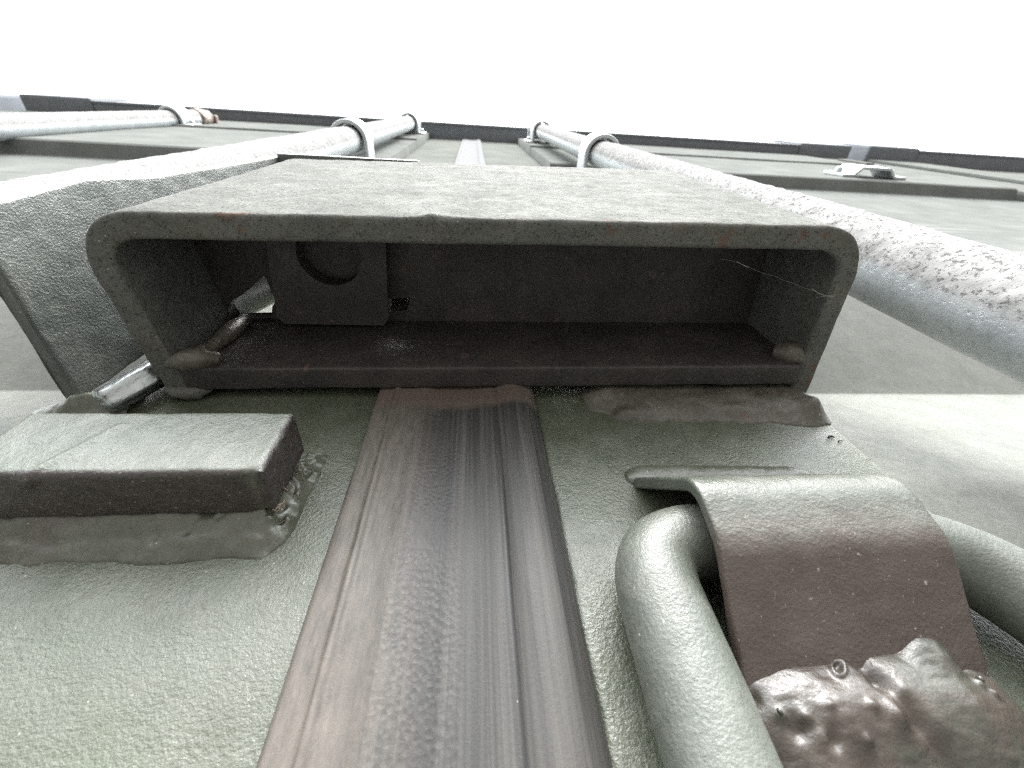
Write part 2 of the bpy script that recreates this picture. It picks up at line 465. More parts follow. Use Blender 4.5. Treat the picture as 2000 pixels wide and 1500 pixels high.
def galv(name, crust=True, pits=.72):
    t = NT(name)
    n1 = t.noise(60, 6, .7); n2 = t.noise(300, 5, .7, dist=.3)
    c = t.mix(t.rng(n1, .3, .7), (.40, .43, .44), (.52, .55, .56))
    c = t.mix(t.rng(t.noise(350, 3, .6), .55, .75, 0, .55), c, (.24, .27, .28))
    met = .35; rough = t.rng(n2, .3, .7, .38, .55)
    if crust:
        y = t.axis(1)
        ye = t.math('ADD', y, t.math('MULTIPLY', t.math('SUBTRACT', n2, .5), .007))
        f = t.rng(ye, .0010, -.0050)
        pit = t.rng(t.noise(560, 5, .72), .53, .62)
        cc = t.mix(t.rng(t.noise(90, 4), .4, .7), (.30, .30, .295), (.23, .23, .225))
        cc = t.mix(t.math('MULTIPLY', pit, pits), cc, (.07, .07, .072))
        c = t.mix(f, c, cc)
        met = t.math('MULTIPLY', t.math('SUBTRACT', 1, f), .35)
        rough = t.math('ADD', t.math('MULTIPLY', f, .35), .42)
        hh = t.math('MULTIPLY', t.math('MULTIPLY', pit, f), -1.)
        t.bump([(n1, .2, .001), (hh, .5, .0012), (t.noise(700, 4, .7), .35, .0005)])
    else:
        t.bump([(n1, .3, .001), (n2, .3, .0004)])
    t.setv(Base_Color=c, Metallic=met, Roughness=rough, Specular_IOR_Level=(t.math('MULTIPLY', t.math('SUBTRACT', 1, f), .5) if crust else .5))
    return t.m
M_rod = galv('galvanised_crusted')
M_rodsmooth = galv('galvanised_dull', pits=.22)
M_galv = galv('galvanised_clean', crust=False)
def shiny():
    t = NT('bright_zinc'); t.setv(Base_Color=(.42, .45, .45), Metallic=.95, Roughness=t.rng(t.noise(200, 4, .6), .3, .7, .22, .42))
    t.bump([(t.noise(20, 3, .5, vec=t.map((18, 18, 2))), .5, .001)]); return t.m
M_shiny = shiny()
def brightzinc():
    t = NT('new_zinc'); t.setv(Base_Color=t.mix(t.rng(t.noise(90, 5, .7), .3, .7), (.60, .64, .63), (.80, .82, .81)), Metallic=.25, Roughness=.38)
    t.bump([(t.noise(120, 3, .5, vec=t.map((1, 1, .2))), .4, .001)]); return t.m
M_bright = brightzinc()
def rusty():
    t = NT('rusty_steel'); c = t.mix(t.rng(t.noise(70, 6, .7), .35, .65), (.30, .25, .21), (.10, .07, .055))
    t.setv(Base_Color=c, Roughness=.8); t.bump([(t.noise(200, 6, .7), .8, .003)]); return t.m
M_rust = rusty()
def groundmat():
    t = NT('gravel_yard'); c = t.mix(t.rng(t.noise(12, 8, .7), .3, .7), (.055, .052, .048), (.085, .08, .072))
    t.setv(Base_Color=c, Roughness=.9); t.bump([(t.noise(40, 6, .7), .6, .02)]); return t.m
M_ground = groundmat()
def thread():
    t = NT('cobweb_thread'); t.setv(Base_Color=(.3, .29, .27), Roughness=.5); return t.m
M_web = thread()
def roofm():
    t = NT('roof_paint'); t.setv(Base_Color=(.16, .18, .17), Roughness=.5); t.bump([(t.noise(30, 4), .3, .003)]); return t.m
M_body = roofm()

# ------------------------------------------------------------------ ground
gx = np.linspace(-60000, 60000, 25); X, Y = np.meshgrid(gx, gx, indexing='ij')
g = part('ground', np.stack([X, Y, X * 0 - BASE], -1), gridF(25, 25), M_ground, smooth=False); g['kind'] = 'structure'; fixnormals(g)
if g.data.polygons[0].normal.z < 0: g.data.flip_normals()

# ------------------------------------------------------------------ the containers
HZ = 1474.; TOP = 1628.
def corrugated(name, axis, a0, a1, b, z0, z1, depth, m, parent, sgn):
    """trapezoidal side wall"""
    pts = []; p = a0; k = 0
    while p < a1:
        for d, o in ((0, 0), (70, 0), (104, depth), (174, depth)):
            if p + d < a1: pts.append((p + d, o))
        p += 208
    pts.append((a1, 0)); A = []
    for q, o in pts:
        for z in (z0, z1):
            A.append((b + sgn * o, q, z) if axis == 'y' else (q, b + sgn * o, z))
    o = part(name, np.array(A), gridF(len(pts), 2), m, parent, smooth=False); return o
def container(xc, label, near, hz=HZ, top=TOP, yo=0., group=None):
    t = thing('shipping_container', label, 'container', (xc, 3000, -BASE), group)
    x0, x1 = xc - 1219, xc + 1219
    z0 = -BASE + 20
    # header beam over the doors, with a hanging lip
    V, F = box(x0 + 178, x1 - 178, -40 + yo, 60 + yo, hz, top - 12, 5)
    h = part('header_beam', V, F, M_header, t, smooth=False)
    V, F = box(x0 + 178, x1 - 178, -42 + yo, -36 + yo, hz - 3, hz + 12, 1.5)
    part('drip_lip', V, F, M_header, h, smooth=False)
    for s in (-1, 1):
        cx = xc + s * 1130
        V, F = box(cx - 89, cx + 89, -48 + yo, 114 + yo, hz - 2, top, 7); part('corner_casting', V, F, M_header, t, smooth=False)
        V, F = box(cx - 80 + s * 6, cx + 80 + s * 6, -10 + yo, 90 + yo, z0 + 118, hz - 4, 6); part('corner_post', V, F, M_stile, t, smooth=False)
        V, F = box(cx - 89, cx + 89, -30 + yo, 114 + yo, z0, z0 + 118, 7); part('corner_casting', V, F, M_header, t, smooth=False)
    corrugated('side_wall', 'y', 114 + yo, 6050, x0 + 8, z0 + 100, top - 30, 36, M_body, t, 1)
    corrugated('side_wall', 'y', 114 + yo, 6050, x1 - 8, z0 + 100, top - 30, 36, M_body, t, -1)
    V, F = box(x0 + 5, x1 - 5, 60 + yo, 6058, top - 40, top - 14, 4); part('roof', V, F, M_body, t, smooth=False)
    V, F = box(x0 + 5, x1 - 5, 6040, 6058, z0 + 20, top - 42, 4); part('end_wall', V, F, M_body, t, smooth=False)
    V, F = box(x0 + 178, x1 - 178, 4 + yo, 100 + yo, z0, z0 + 110, 5); part('door_sill', V, F, M_header, t, smooth=False)
    if not near:
        for s in (-1, 1):
            a, b = (xc - 1050, xc - 6) if s < 0 else (xc + 6, xc + 1050)
            V, F = box(a, b, 2 + yo, 34 + yo, z0 + 120, hz - 6, 4)
            part('door_leaf', V, F, M_far, t, smooth=False)
    return t
container(0, 'near green container with its header beam, corner castings and roof above the lock box', True)
container(-2510, 'neighbouring grey green container just past the left end of the header', False, yo=6, group='containers standing beside the near one')
container(2500, 'neighbouring grey green container just past the right end of the header', False, yo=-4, group='containers standing beside the near one')

# ------------------------------------------------------------------ door leaves
def door(name_label, s, xin, xout, step):
    """s=-1 left, +1 right.  stile plate next to the gasket, then a panel pressed into horizontal folds"""
    t = thing('container_door', name_label, 'door', ((xin + xout) / 2, 0, -BASE + 150), None)
    x0, x1 = sorted((xin, xout))
    prof = [(5, -810), (5, -620), (35, -540), (35, -480), (5, -400), (5, -230), (35, -150), (35, -100), (5, -20), (5, 86), (34.5, 181), (5, 262), (5, step - 2), (-13, step + 7), (-15, step + 12),
            (-15, 1120), (-19, 1124), (-19, 1180), (-15, 1184), (-15, HZ - 4)]
    pp = fillet([np.array((0, y, z)) for y, z in prof], [0, 6, 14, 14, 14, 14, 14, 14, 14, 30, 3.5, 14, 2, 2, 2, 2, 2, 2, 2, 0], 6)
    P = densify(pp, 6)
    xs = np.concatenate([np.linspace(xin, xin + s * 260, 60), np.linspace(xin + s * 275, xout, 30)])
    A = np.zeros((len(P), len(xs), 3))
    A[..., 0] = xs[None]; A[..., 1] = P[:, 1][:, None]; A[..., 2] = P[:, 2][:, None]
    A[..., 1] += .5 * fbm(A, 120, 2, 3) + .9 * fbm(A, 420, 1, 5)
    # sheet thickness: a back skin and closed rim
    B = A.copy(); B[..., 1] = np.maximum(A[..., 1] + 2.5, 0) ; n, m = A.shape[:2]
    V = np.concatenate([A.reshape(-1, 3), (A * np.array([1, 0, 1]) + np.array([0, 42., 0])).reshape(-1, 3)])
    F = gridF(n, m) + gridF(n, m, off=n * m, flip=True)
    k = n * m
    for i in range(n - 1):
        for j in (0, m - 1): F.append((i * m + j, (i + 1) * m + j, k + (i + 1) * m + j, k + i * m + j))
    for j in range(m - 1):
        for i in (0, n - 1): F.append((i * m + j, i * m + j + 1, k + i * m + j + 1, k + i * m + j))
    pan = part('door_panel', V, F, M_panel, t); fixnormals(pan)
    return t
dl = door('left door leaf with horizontally folded panel, behind the lock box hood', -1, -129, -1040, 735)
dr = door('right door leaf with horizontally folded panel, behind the right locking rod', 1, 132, 1040, 800)
def stile(t, a, b, seed):
    xs = np.unique(np.concatenate([np.linspace(a, b, 100)]))
    zs = np.concatenate([np.linspace(-805, -20, 60), np.arange(-18, 240, 1.3), np.linspace(245, HZ - 4, 130)])
    X, Z = np.meshgrid(xs, zs, indexing='ij')
    A = np.stack([X, X * 0, Z], -1)
    e = np.minimum(X - a, b - X); A[..., 1] += .22 * fbm(A, 14, 3, seed) + .35 * fbm(A, 60, 2, seed + 4)
    A[..., 1] += np.where(e < 2.2, (2.2 - e) ** 2 * .35, 0)
    # chipped outer edge
    A[..., 0] += np.where(e < 1.5, .35 * fbm(A, 7, 3, seed + 8), 0)
    n, m = X.shape; k = n * m
    V = np.concatenate([A.reshape(-1, 3), (A + np.array([0, 6., 0])).reshape(-1, 3)])
    F = gridF(n, m) + gridF(n, m, off=k, flip=True)
    for i in (0, n - 1):
        for j in range(m - 1): F.append((i * m + j, i * m + j + 1, k + i * m + j + 1, k + i * m + j))
    o = part('door_stile', V, F, M_stile, t); fixnormals(o); return o
stile(dl, -129, -31, 11); stile(dr, 22, 132, 23)
# lifted paint flakes and grit caught on the right stile's outer edge
for x, z, q in ((124.5, 104, .9), (126.5, 102.0, .6), (129.3, 93, .5)):
    V, F = tube([(x - q, -.25, z), (x, -.45, z + q * .4), (x + q, -.3, z - q * .3)], [q * .3, q * .5, q * .3], 10, .4, .3, 1.5, int(z)); part('paint_flake', V, F, M_dark, dr)
# the stile's folded outer edge, seen beside the rods higher up
for t, x in ((dl, -150), (dr, 203)):
    V, F = tube([(x, -1, 420), (x, -1, 1260)], 9.5, 16, 20); part('edge_bead', V, F, M_far, t)

# ------------------------------------------------------------------ rubber gasket
def gasket():
    t = thing('door_gasket', 'black rubber seal running up the middle between the two doors, ribbed and dusty', 'gasket', (-5, 0, -BASE + 150))
    prof = [(-33, 2), (-33.5, -1.5), (-32.5, -3.2), (-31, -3.6), (-27.2, -3.8), (-26.6, -4.9), (-25.6, -4.9), (-25, -4.0), (-20, -4.1), (-17.5, -4.5), (-16.2, -4.7), (-15.4, -4.3),
            (-12, -3.7), (-9, -3.6), (-3, -3.6), (1, -3.7), (4, -4.0), (6.6, -4.4), (7.5, -4.4), (7.9, -3.9), (8.2, -3.9), (8.6, -4.5), (10, -5.4), (12.5, -6.2), (15.5, -6.3), (18.5, -5.5), (21, -3.9), (22.7, -1.9), (23.6, .5), (23.8, 2)]
    q = densify([np.array((x, y, 0)) for x, y in prof], .45)
    q = smoothline(q, 3)
    zs = np.concatenate([np.linspace(-800, -20, 70), np.arange(-18, 150, 1.5), np.linspace(155, HZ - 6, 160)])
    A = np.zeros((len(zs), len(q), 3)); A[..., 0] = q[:, 0]; A[..., 1] = q[:, 1]; A[..., 2] = zs[:, None]
    A[..., 0] += .25 * vn(A * np.array([0, 0, 1]), 40, 2) + .06 * vn(A * np.array([0, 0, 1]), 11, 4)
    A[..., 1] += .12 * fbm(A * np.array([1, 1, .25]), 6, 3, 7)
    n, m = A.shape[:2]; F = gridF(n, m, False, True)
    F.append(list(range(m))); F.append(list(range((n - 1) * m, n * m))[::-1])
    o = part('rubber_strip', A, F, M_rubber, t); fixnormals(o)
gasket()

# ------------------------------------------------------------------ lock box
ZB, ZT = 127.6, 262.
def lock_box():
    t = thing('lock_box', 'heavy dark green steel lock box with open bottom, bridging the gasket between the doors', 'lock box', (10, -30, ZB))
    h = 3.75
    path = [(-99.8, -.5, 0), (-105.6, -44, 0), (-104.5, -57.0, 0), (-88, -57.6, 0), (110, -61.3, 0), (122.5, -60, 0), (122.6, -50, 0), (125.5, -36, 0), (128, -.5, 0)]
    path = [(-99.5, -.5, 0), (-107.0, -57.0, 0), (122.0, -61.4, 0), (128, -.5, 0)]
    path = fillet(path, [0, 14.5, 15.5, 0], 14)
    def cb(A):
        # hammered dents and an open lap on the lower rim
        low = np.exp(-np.maximum(A[..., 2] - ZB, 0) / 3.)
        d = 0
        for x, y, r, a in ((-40, -58, 3.0, .8), (-36, -59, 1.6, -.8), (-8, -60.5, 3.2, 1.0), (-12, -63, 2.5, 1.4), (-59, -57, 2.6, .35), (-104, -22, 2.5, .6), (60, -62, 3, .3)):
            d = d + a * np.exp(-((A[..., 0] - x) ** 2 + (A[..., 1] - y) ** 2) / r ** 2)
        return -d * low
    slab('box_shell', path, (0, 0, 1), ZB, ZT, 7.5, M_box, t, r=1.3, ds=1.2, dsw=1.8, amp=.22, ascale=7, seed=31, amp2=.25, cb=cb,
         wtop=lambda p: (ZB, ZT - (ZT - 169) * float(np.clip((p[1] + 34) / 5, 0, 1) * (p[0] < -90))))
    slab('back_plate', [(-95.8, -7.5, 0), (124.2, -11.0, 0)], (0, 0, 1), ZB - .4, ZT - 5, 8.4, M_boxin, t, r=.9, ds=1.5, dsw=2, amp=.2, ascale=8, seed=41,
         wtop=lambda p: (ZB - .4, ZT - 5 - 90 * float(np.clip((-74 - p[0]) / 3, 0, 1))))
    # the far end is closed by a rough cut plate
    def mm_(p, a): return [(q[0], q[1]) for q in p]
    hole1 = [(-100.0, -14.9), (-97.5, -16.6), (-94.0, -20.5), (-90.2, -22.6), (-86.0, -25.6), (-82.2, -28.8), (-79.6, -30.6), (-78.9, -27.5), (-78.4, -24.0), (-77.8, -20.6), (-79.8, -18.0), (-81.4, -13.0), (-82.2, -12.2), (-96.0, -12.4)]
    hole2 = [(-33.5, -22.6), (-25.2, -23.2), (-25.8, -20.4), (-27.2, -17.8), (-30, -17.2), (-34.2, -17.0)]
    outer = [(-97.6, -12.3), (-103.0, -52), (-100, -54.2), (116, -58), (119, -54), (123.6, -14.6)]
    hole1 = [(max(x, -97.2) if y > -16.7 else x, y) for x, y in hole1]
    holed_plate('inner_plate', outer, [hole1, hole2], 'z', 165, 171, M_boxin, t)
    # padlock lug with its round eye
    cx, cy, R = -51.5, -42.0, 11.3
    hole = [(cx + R * math.cos(a) * 1.0, cy + R * math.sin(a)) for a in np.linspace(0, 2 * math.pi, 40, endpoint=False)]
    out2 = [(-71.5, -53.6), (-30.5, -54.4), (-33.2, -18), (-35, -14.5), (-73.5, -14.5), (-75, -18)]
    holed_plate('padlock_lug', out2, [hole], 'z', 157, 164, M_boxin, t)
    # weld beads inside
    V, F = tube([(-99.5, -13.5, 127.4), (-96, -14.0, 129), (-90, -14.0, 130.5), (-86, -12.8, 132)], [1.2, 3.6, 3.9, 2.4], 28, .7, .45, 4, 5); part('weld_bead', V, F, M_weldbrown, t, label='rounded brown weld bead at the lower left inner corner')
    V, F = tube([(-91, -14.0, 139), (-90, -14.2, 150), (-90.5, -13.4, 160), (-90.5, -13.2, 164)], [2.2, 3.0, 3.0, 2.2], 28, .8, .35, 5, 6); part('weld_bead', V, F, M_weldbrown, t)
    V, F = tube([(-96, -13.0, 131), (-93, -13.2, 136), (-91, -13.4, 141)], [2.2, 2.8, 2.2], 20, .7, .6, 3, 7); part('weld_bead', V, F, M_weldbrown, t)
    V, F = tube([(117, -16.6, 136), (121, -17.5, 133), (125, -18.5, 131.6), (126, -21.5, 131)], [3.2, 4.4, 4.2, 1.6], 28, .7, .5, 4, 8); part('weld_bead', V, F, M_weldbrown, t, label='brown weld bead at the lower right inner corner')
    # torn lower corner piece on the left, touching the door
    V, F = tube([(-103, -3.2, 127.8), (-99, -2.4, 126.4), (-94, -2.2, 127.2), (-90, -2.6, 129)], [1.6, 2.2, 2.0, 1.0], 18, .8, .4, 3, 12); part('corner_weld', V, F, M_box, t)
    # flaky weld under the right half, box to door
    def hf(X, Z):
        prf = np.clip((Z - (113.5 - .02 * X + 4.5 * np.exp(-((X - 46) / 8) ** 2) - 2.5 * np.exp(-((X - 122) / 7) ** 2))) / 12.5, 0, 1)
        ed = np.clip((X - 41) / 10, 0, 1) * np.clip((131.5 - X) / 5, 0, 1)
        P = np.stack([X, X * 0, Z], -1)
        prf = np.clip(prf + .10 * fbm(P, 10, 3, 57) * (prf > 0), 0, 1)
        hgt = 4.6 * (prf * prf * (3 - 2 * prf)) ** .7 * ed ** .6
        hgt = hgt * (1 + .20 * fbm(P, 12, 2, 51)) + .18 * vn(P, 2.2, 52) * (prf > .02) * ed
        hgt += 1.5 * np.exp(-(((X - 95) / 5) ** 2 + ((Z - 117) / 2.5) ** 2)) + 1.7 * np.exp(-(((X - 55) / 4) ** 2 + ((Z - 116) / 2.5) ** 2)) + 3.6 * np.exp(-(((X - 126) / 4.5) ** 2 + ((Z - 117) / 4) ** 2))
        return np.where((prf * ed > 0.001) | (hgt > .5), np.maximum(hgt - .3, 0), 0)
    heightfield('base_weld', 40, 134, 104, 131, .6, hf, M_weldbrown, t, label='brown flaky weld between the right half of the box and the door')
    return t
lock_box()

# ------------------------------------------------------------------ hood plate on the left of the box
def hood():
    t = thing('lock_box_hood', 'dark green bent steel hood plate standing out from the door left of the lock box', 'cover plate', (-131.5, -30, 124))
    def wt(p):
        z = p[2]
        y = np.interp(z, [122, 128, 134, 167, 199, 260, 325, 331], [48.5, 51.5, 60.5, 62.0, 58.5, 56.2, 54.3, 53.8])
        return (0.3, y)
    path = [(-131.4, 0, 125.0), (-131.2, 0, 200), (-131.6, 0, 330)]
    slab('side_plate', path, (0, -1, 0), .3, 57, 4.6, M_hood, t, r=.7, ds=1.5, dsw=1.0, amp=.22, ascale=7, seed=61, wtop=wt, amp2=.3)
    slab('top_plate', [(-128.9, 0, 330.2), (-38, 0, 331)], (0, -1, 0), .3, 56.0, 4.2, M_hood, t, r=.7, ds=2.5, dsw=3, amp=.12, seed=62)
    def hf(X, Z):
        P = np.stack([X, X * 0, Z], -1)
        e = np.exp(-(((X + 124) / 9) ** 2 + ((Z - 121.5 - (X + 124) * .15) / 3.6) ** 2)) * 6.2
        return np.where(e > .25, e * (1 + .2 * fbm(P, 5, 3, 9)), 0)
    heightfield('base_weld', -142, -112, 115, 131, .6, hf, M_weld, t)
    return t
hood()

# ------------------------------------------------------------------ locking handle seen behind the box
def handle():
    t = thing('locking_lever', 'shiny galvanised locking handle running behind the lock box between hood and lug', 'lever', (-115, -8, 130))
    V, F = tube([(-116, -5.0, 118.5), (-113.5, -5.6, 123), (-109.5, -6.5, 131), (-106.6, -6.5, 142)], [4.4, 4.8, 4.8, 4.2], 40, .6, .10, 6, 3, disp=lambda A, nr: .45 * np.cos(np.arctan2(nr[..., 1], nr[..., 0]) * 5))
    part('handle_end', V, F, M_shiny, t)
    path = fillet([(-126, -9, 176), (-108, -9.5, 188), (-84, -20, 196), (-20, -22, 198)], [0, 8, 12, 0], 6)
    V, F = tube(path, 8.2, 28, 1.5, .25, 8, 4)
    part('handle_bar', V, F, M_bright, t)
    return t
handle()

# ------------------------------------------------------------------ steel block at lower left
def block():
    t = thing('steel_stop_bar', 'thick rectangular green steel bar welded to the left door below the hood', 'steel bar', (-78, -13, 71))
    path = [(-108.5, -13.0, 0), (-47.8, -13.0, 0)]
    def cb(A):
        d = 0
        ln = np.abs((A[..., 0] + 92) - (A[..., 2] - 72) * .45)
        d = d + .55 * np.exp(-(ln / 1.2) ** 2) * (A[..., 1] < -18) * (A[..., 2] < 88)
        d = d + .9 * np.exp(-(((A[..., 0] + 94) / 1.6) ** 2 + ((A[..., 2] - 71.2) / 1.2) ** 2)) * (A[..., 1] < -16)
        cn = np.exp(-(((A[..., 0] + 49) / 2.0) ** 2 + ((A[..., 2] - 71) / 2.) ** 2))
        return -(d - .8 * cn)
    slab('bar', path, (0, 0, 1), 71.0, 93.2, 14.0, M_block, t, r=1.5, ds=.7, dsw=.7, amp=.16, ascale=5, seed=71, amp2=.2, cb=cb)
    def hf(X, Z):
        P = np.stack([X, X * 0, Z], -1)
        wv = 1.2 * fbm(P * np.array([1, 0, 0]), 14, 2, 6)
        zlow = 63.2 + wv * .6
        xr = -44.5
        # distance outside the bar footprint, falling from 6.5 mm to nothing
        dx = np.maximum(X - (-49.5), 0); dz = np.maximum(72.5 - Z, 0)
        d = np.sqrt((dx / 6.8) ** 2 + (dz / (9.3 - wv * .5)) ** 2)
        up = np.clip((96.0 - Z) / 14, 0, 1)
        d = d * (1 + .12 * fbm(P, 12, 3, 33))
        hgt = 6.8 * (np.clip(1 - d, 0, 1) ** .8) * up
        rl = .5 * np.exp(-((d - .5 - .08 * wv) / .14) ** 2) * (d < 1)        # two passes: a groove between them
        hgt = hgt * (1 + .14 * fbm(P, 9, 3, 13)) - rl * .9 + .22 * vn(P, 1.8, 14) * (d < 1)
        hgt += 1.6 * np.exp(-(((X + 60) / 9) ** 2 + ((Z - 67.5) / 3.0) ** 2)) * (d < 1)
        hgt += np.clip((X + 50) / 2, 0, 1) * np.clip(1 - d, 0, 1) * (2.2 * fbm(P, 3.4, 3, 44))
        for x, z, r, a in ((-43.6, 77, 1.6, 1.6), (-44.5, 72, 1.2, 1.8), (-46.5, 84, 1.4, 1.4), (-47.6, 70.5, .8, 1.8), (-43.5, 89, 1.3, 1.2)):
            hgt += a * np.exp(-(((X - x) / r) ** 2 + ((Z - z) / r) ** 2))
        for x, z, r, a in ((-46.0, 71.5, .8, 3.), (-46.8, 80, .9, 2.5)):
            hgt -= a * np.exp(-(((X - x) / r) ** 2 + ((Z - z) / r) ** 2))
        return np.where(d < 1, np.maximum(hgt, 0), 0)
    heightfield('base_weld', -114, -40, 58, 98, .42, hf, M_weld, t)
    return t
block()

# ------------------------------------------------------------------ ring and strap at lower right
def ring():
    t = thing('lashing_ring', 'bent round green steel ring hanging under the strap right of the gasket', 'ring', (60, -10, 30))
    path = fillet([(34.5, -9.9, -30), (37.2, -10, 22), (37.6, -10.2, 56.2), (62, -10.4, 57.0), (96, -10.4, 56), (112, -10, 50), (122, -9.6, 30), (124, -9.4, -30)], [0, 60, 15.5, 30, 22, 22, 30, 0], 14)
    V, F = tube(path, 8.3, 56, 1.1, .12, 7, 22, close_ends=True)
    part('ring_bar', V, F, M_bar, t)
    return t
ring()
def strap():
    t = thing('ring_strap', 'bent steel strap with reddish brown front, folded over the ring right of the gasket', 'strap', (70, -15, 57))
    path = fillet([(0, -.5, 84.0), (0, -25.0, 60.4), (0, -22.0, 47.5), (0, -6.5, 29.0)], [0, 8.5, 10, 0], 12)
    def wt(p): 
        # the root is wider than the fold
        k = np.clip((p[2] - 62) / 22, 0, 1); return (47.0 + 0 * k, 95.0 + 7 * k)
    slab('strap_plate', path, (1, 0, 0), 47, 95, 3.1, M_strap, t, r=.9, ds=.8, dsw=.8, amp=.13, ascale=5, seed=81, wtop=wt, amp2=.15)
    def hf(X, Z):
        P = np.stack([X, X * 0, Z], -1)
        ax, bx = 53.0, 97.0
        dx = np.maximum(np.maximum(ax - X, X - bx), 0); dz = np.abs(Z - 86.2 + .03 * (X - 60))
        d = np.sqrt((dx / 8) ** 2 + (dz / 4.6) ** 2)
        return np.where(d < 1, 2.7 * np.sqrt(np.clip(1 - d * d, 0, 1)) * (1 + .15 * fbm(P, 9, 3, 4)), 0)
    heightfield('root_weld', 42, 108, 79, 93, .5, hf, M_weld, t)
    def hb(X, Z):
        P = np.stack([X, X * 0, Z], -1)
        def lobe(x, z, rx, rz, a, p=.55):
            q = 1 - ((X - x) / rx) ** 2 - ((Z - z) / rz) ** 2
            return a * np.clip(q, 0, 1) ** p
        L_ = [lobe(58, 26.0, 17.5, 13.0, 10.8), lobe(80, 25.5, 20.5, 14.0, 11.6), lobe(84.0, 33.0, 8.5, 7.5, 11.6), lobe(69, 26.0, 19, 12.5, 10.4), lobe(60, 14, 22, 10, 8.5), lobe(84, 12, 22, 10, 8.0)]
        h = sum(q ** 5 for q in L_) ** .2
        env = h > .01
        h = h * (1 + .04 * fbm(P, 12, 3, 91)) + .55 * fbm(P, 11, 2, 92) * np.clip(h / 6, 0, 1) - 1.1 * np.exp(-((X - 70 + (Z - 28) * .3) / 1.6) ** 2) * np.clip(h / 6, 0, 1) + .07 * fbm(P * np.array([1, 1, 2.5]), 2.5, 2, 95)
        for x, z, r, a in ((45.8, 30.2, 1.3, 3.4), (50.2, 24.4, .9, 1.7), (53.6, 23.6, .9, 1.9), (58.0, 24.6, .7, 1.2), (65.2, 24.2, 1.0, 1.7), (68.5, 22.6, 1.7, 2.1), (55, 21, 1.3, 1.6), (88.2, 26.6, .9, 1.9), (89.4, 25.0, .8, 1.8),
                           (67.5, 33.0, .9, 1.4), (66.4, 31.6, 1.4, 1.6), (70.5, 34.0, .7, 1.2), (74, 35.5, .7, 1.2), (61.5, 20.0, .8, 1.4), (72.0, 25.9, 1.2, 1.1)):
            h += .45 * a * np.exp(-(((X - x) / r) ** 2 + ((Z - z) / r) ** 2))
        for x, z, r, a in ((69.4, 27.6, 1.5, 2.8), (61.5, 28.5, 2.4, 1.2), (88.5, 29.4, 1.3, 2.4), (52, 22.2, 1.4, 2.), (56.5, 20.6, 1.2, 2.0), (47.5, 27.2, 1.4, 2.2), (71, 21.5, 1.6, 1.8)):
            h -= .5 * a * np.exp(-(((X - x) / r) ** 2 + ((Z - z) / r) ** 2))
        # lip of a burst bubble
        q = np.sqrt(((X - 64.4) * .8 + (Z - 30.2) * .7) ** 2 / 3.2 + ((X - 64.4) * -.7 + (Z - 30.2) * .8) ** 2 / .85)
        h += .75 * np.exp(-((q - 1) / .28) ** 2) - .5 * np.exp(-(q / .7) ** 2)
        return np.where(env, np.maximum(h, 0), 0)
    heightfield('weld_blob', 38, 104, 2, 44, .32, hb, M_blob, t, thresh=.03, base=1.0, label='large lumpy weld over the lower end of the strap')
    # bare yellow primer chip and spatter beads
    rnd = random.Random(4)
    for i, (x, y, z, r) in enumerate(((46.2, -9.6, 30.0, .9), (50.0, -10.4, 24.6, .5), (88.6, -11.0, 26.9, .6), (89.8, -10.2, 25.2, .5))):
        V, F = tube([(x - r * .3, y, z), (x + r * .3, y - .1, z + .1)], [r * .9, r, r * .9], 14, .2, .12, 1.2, i); part('weld_spatter', V, F, M_blob, t)
    return t
strap()

# ------------------------------------------------------------------ locking rods
def crust(A, nr):
    f = np.clip((-nr[..., 1] + .05) * 3, 0, 1)
    near = np.clip((900 - A[..., 2]) / 300, 0, 1)
    return f * near * (.55 * np.abs(fbm(A, 5.5, 3, 77)) + .25)
def clamp(t, x, y, z, h, r, m=M_galv, side=0):
    """U-shaped guide bracket round a rod, feet bolted to the door"""
    yw = 3.0 if z < 740 else -15.
    path = []
    k = r + 4.2
    pts = [(x - k - 16, yw - 2, 0), (x - k, yw - 2, 0)]
    pts += [(x + k * math.cos(a), y + k * math.sin(a), 0) for a in np.linspace(math.pi, 2 * math.pi, 22)]
    pts += [(x + k, yw - 2, 0), (x + k + 16, yw - 2, 0)]
    c = slab('guide_bracket', pts, (0, 0, 1), z - h / 2, z + h / 2, 5.6, m, t, r=1.6, ds=2.5, dsw=6, amp=.15, seed=int(z))
    for s in (-1, 1):
        V, F = tube([(x + s * (k + 9), yw - 4, z), (x + s * (k + 9), yw - 11, z)], [5.5, 5.5, 4.5], 12, 2); part('rivet', V, F, M_galv, c)
    return c
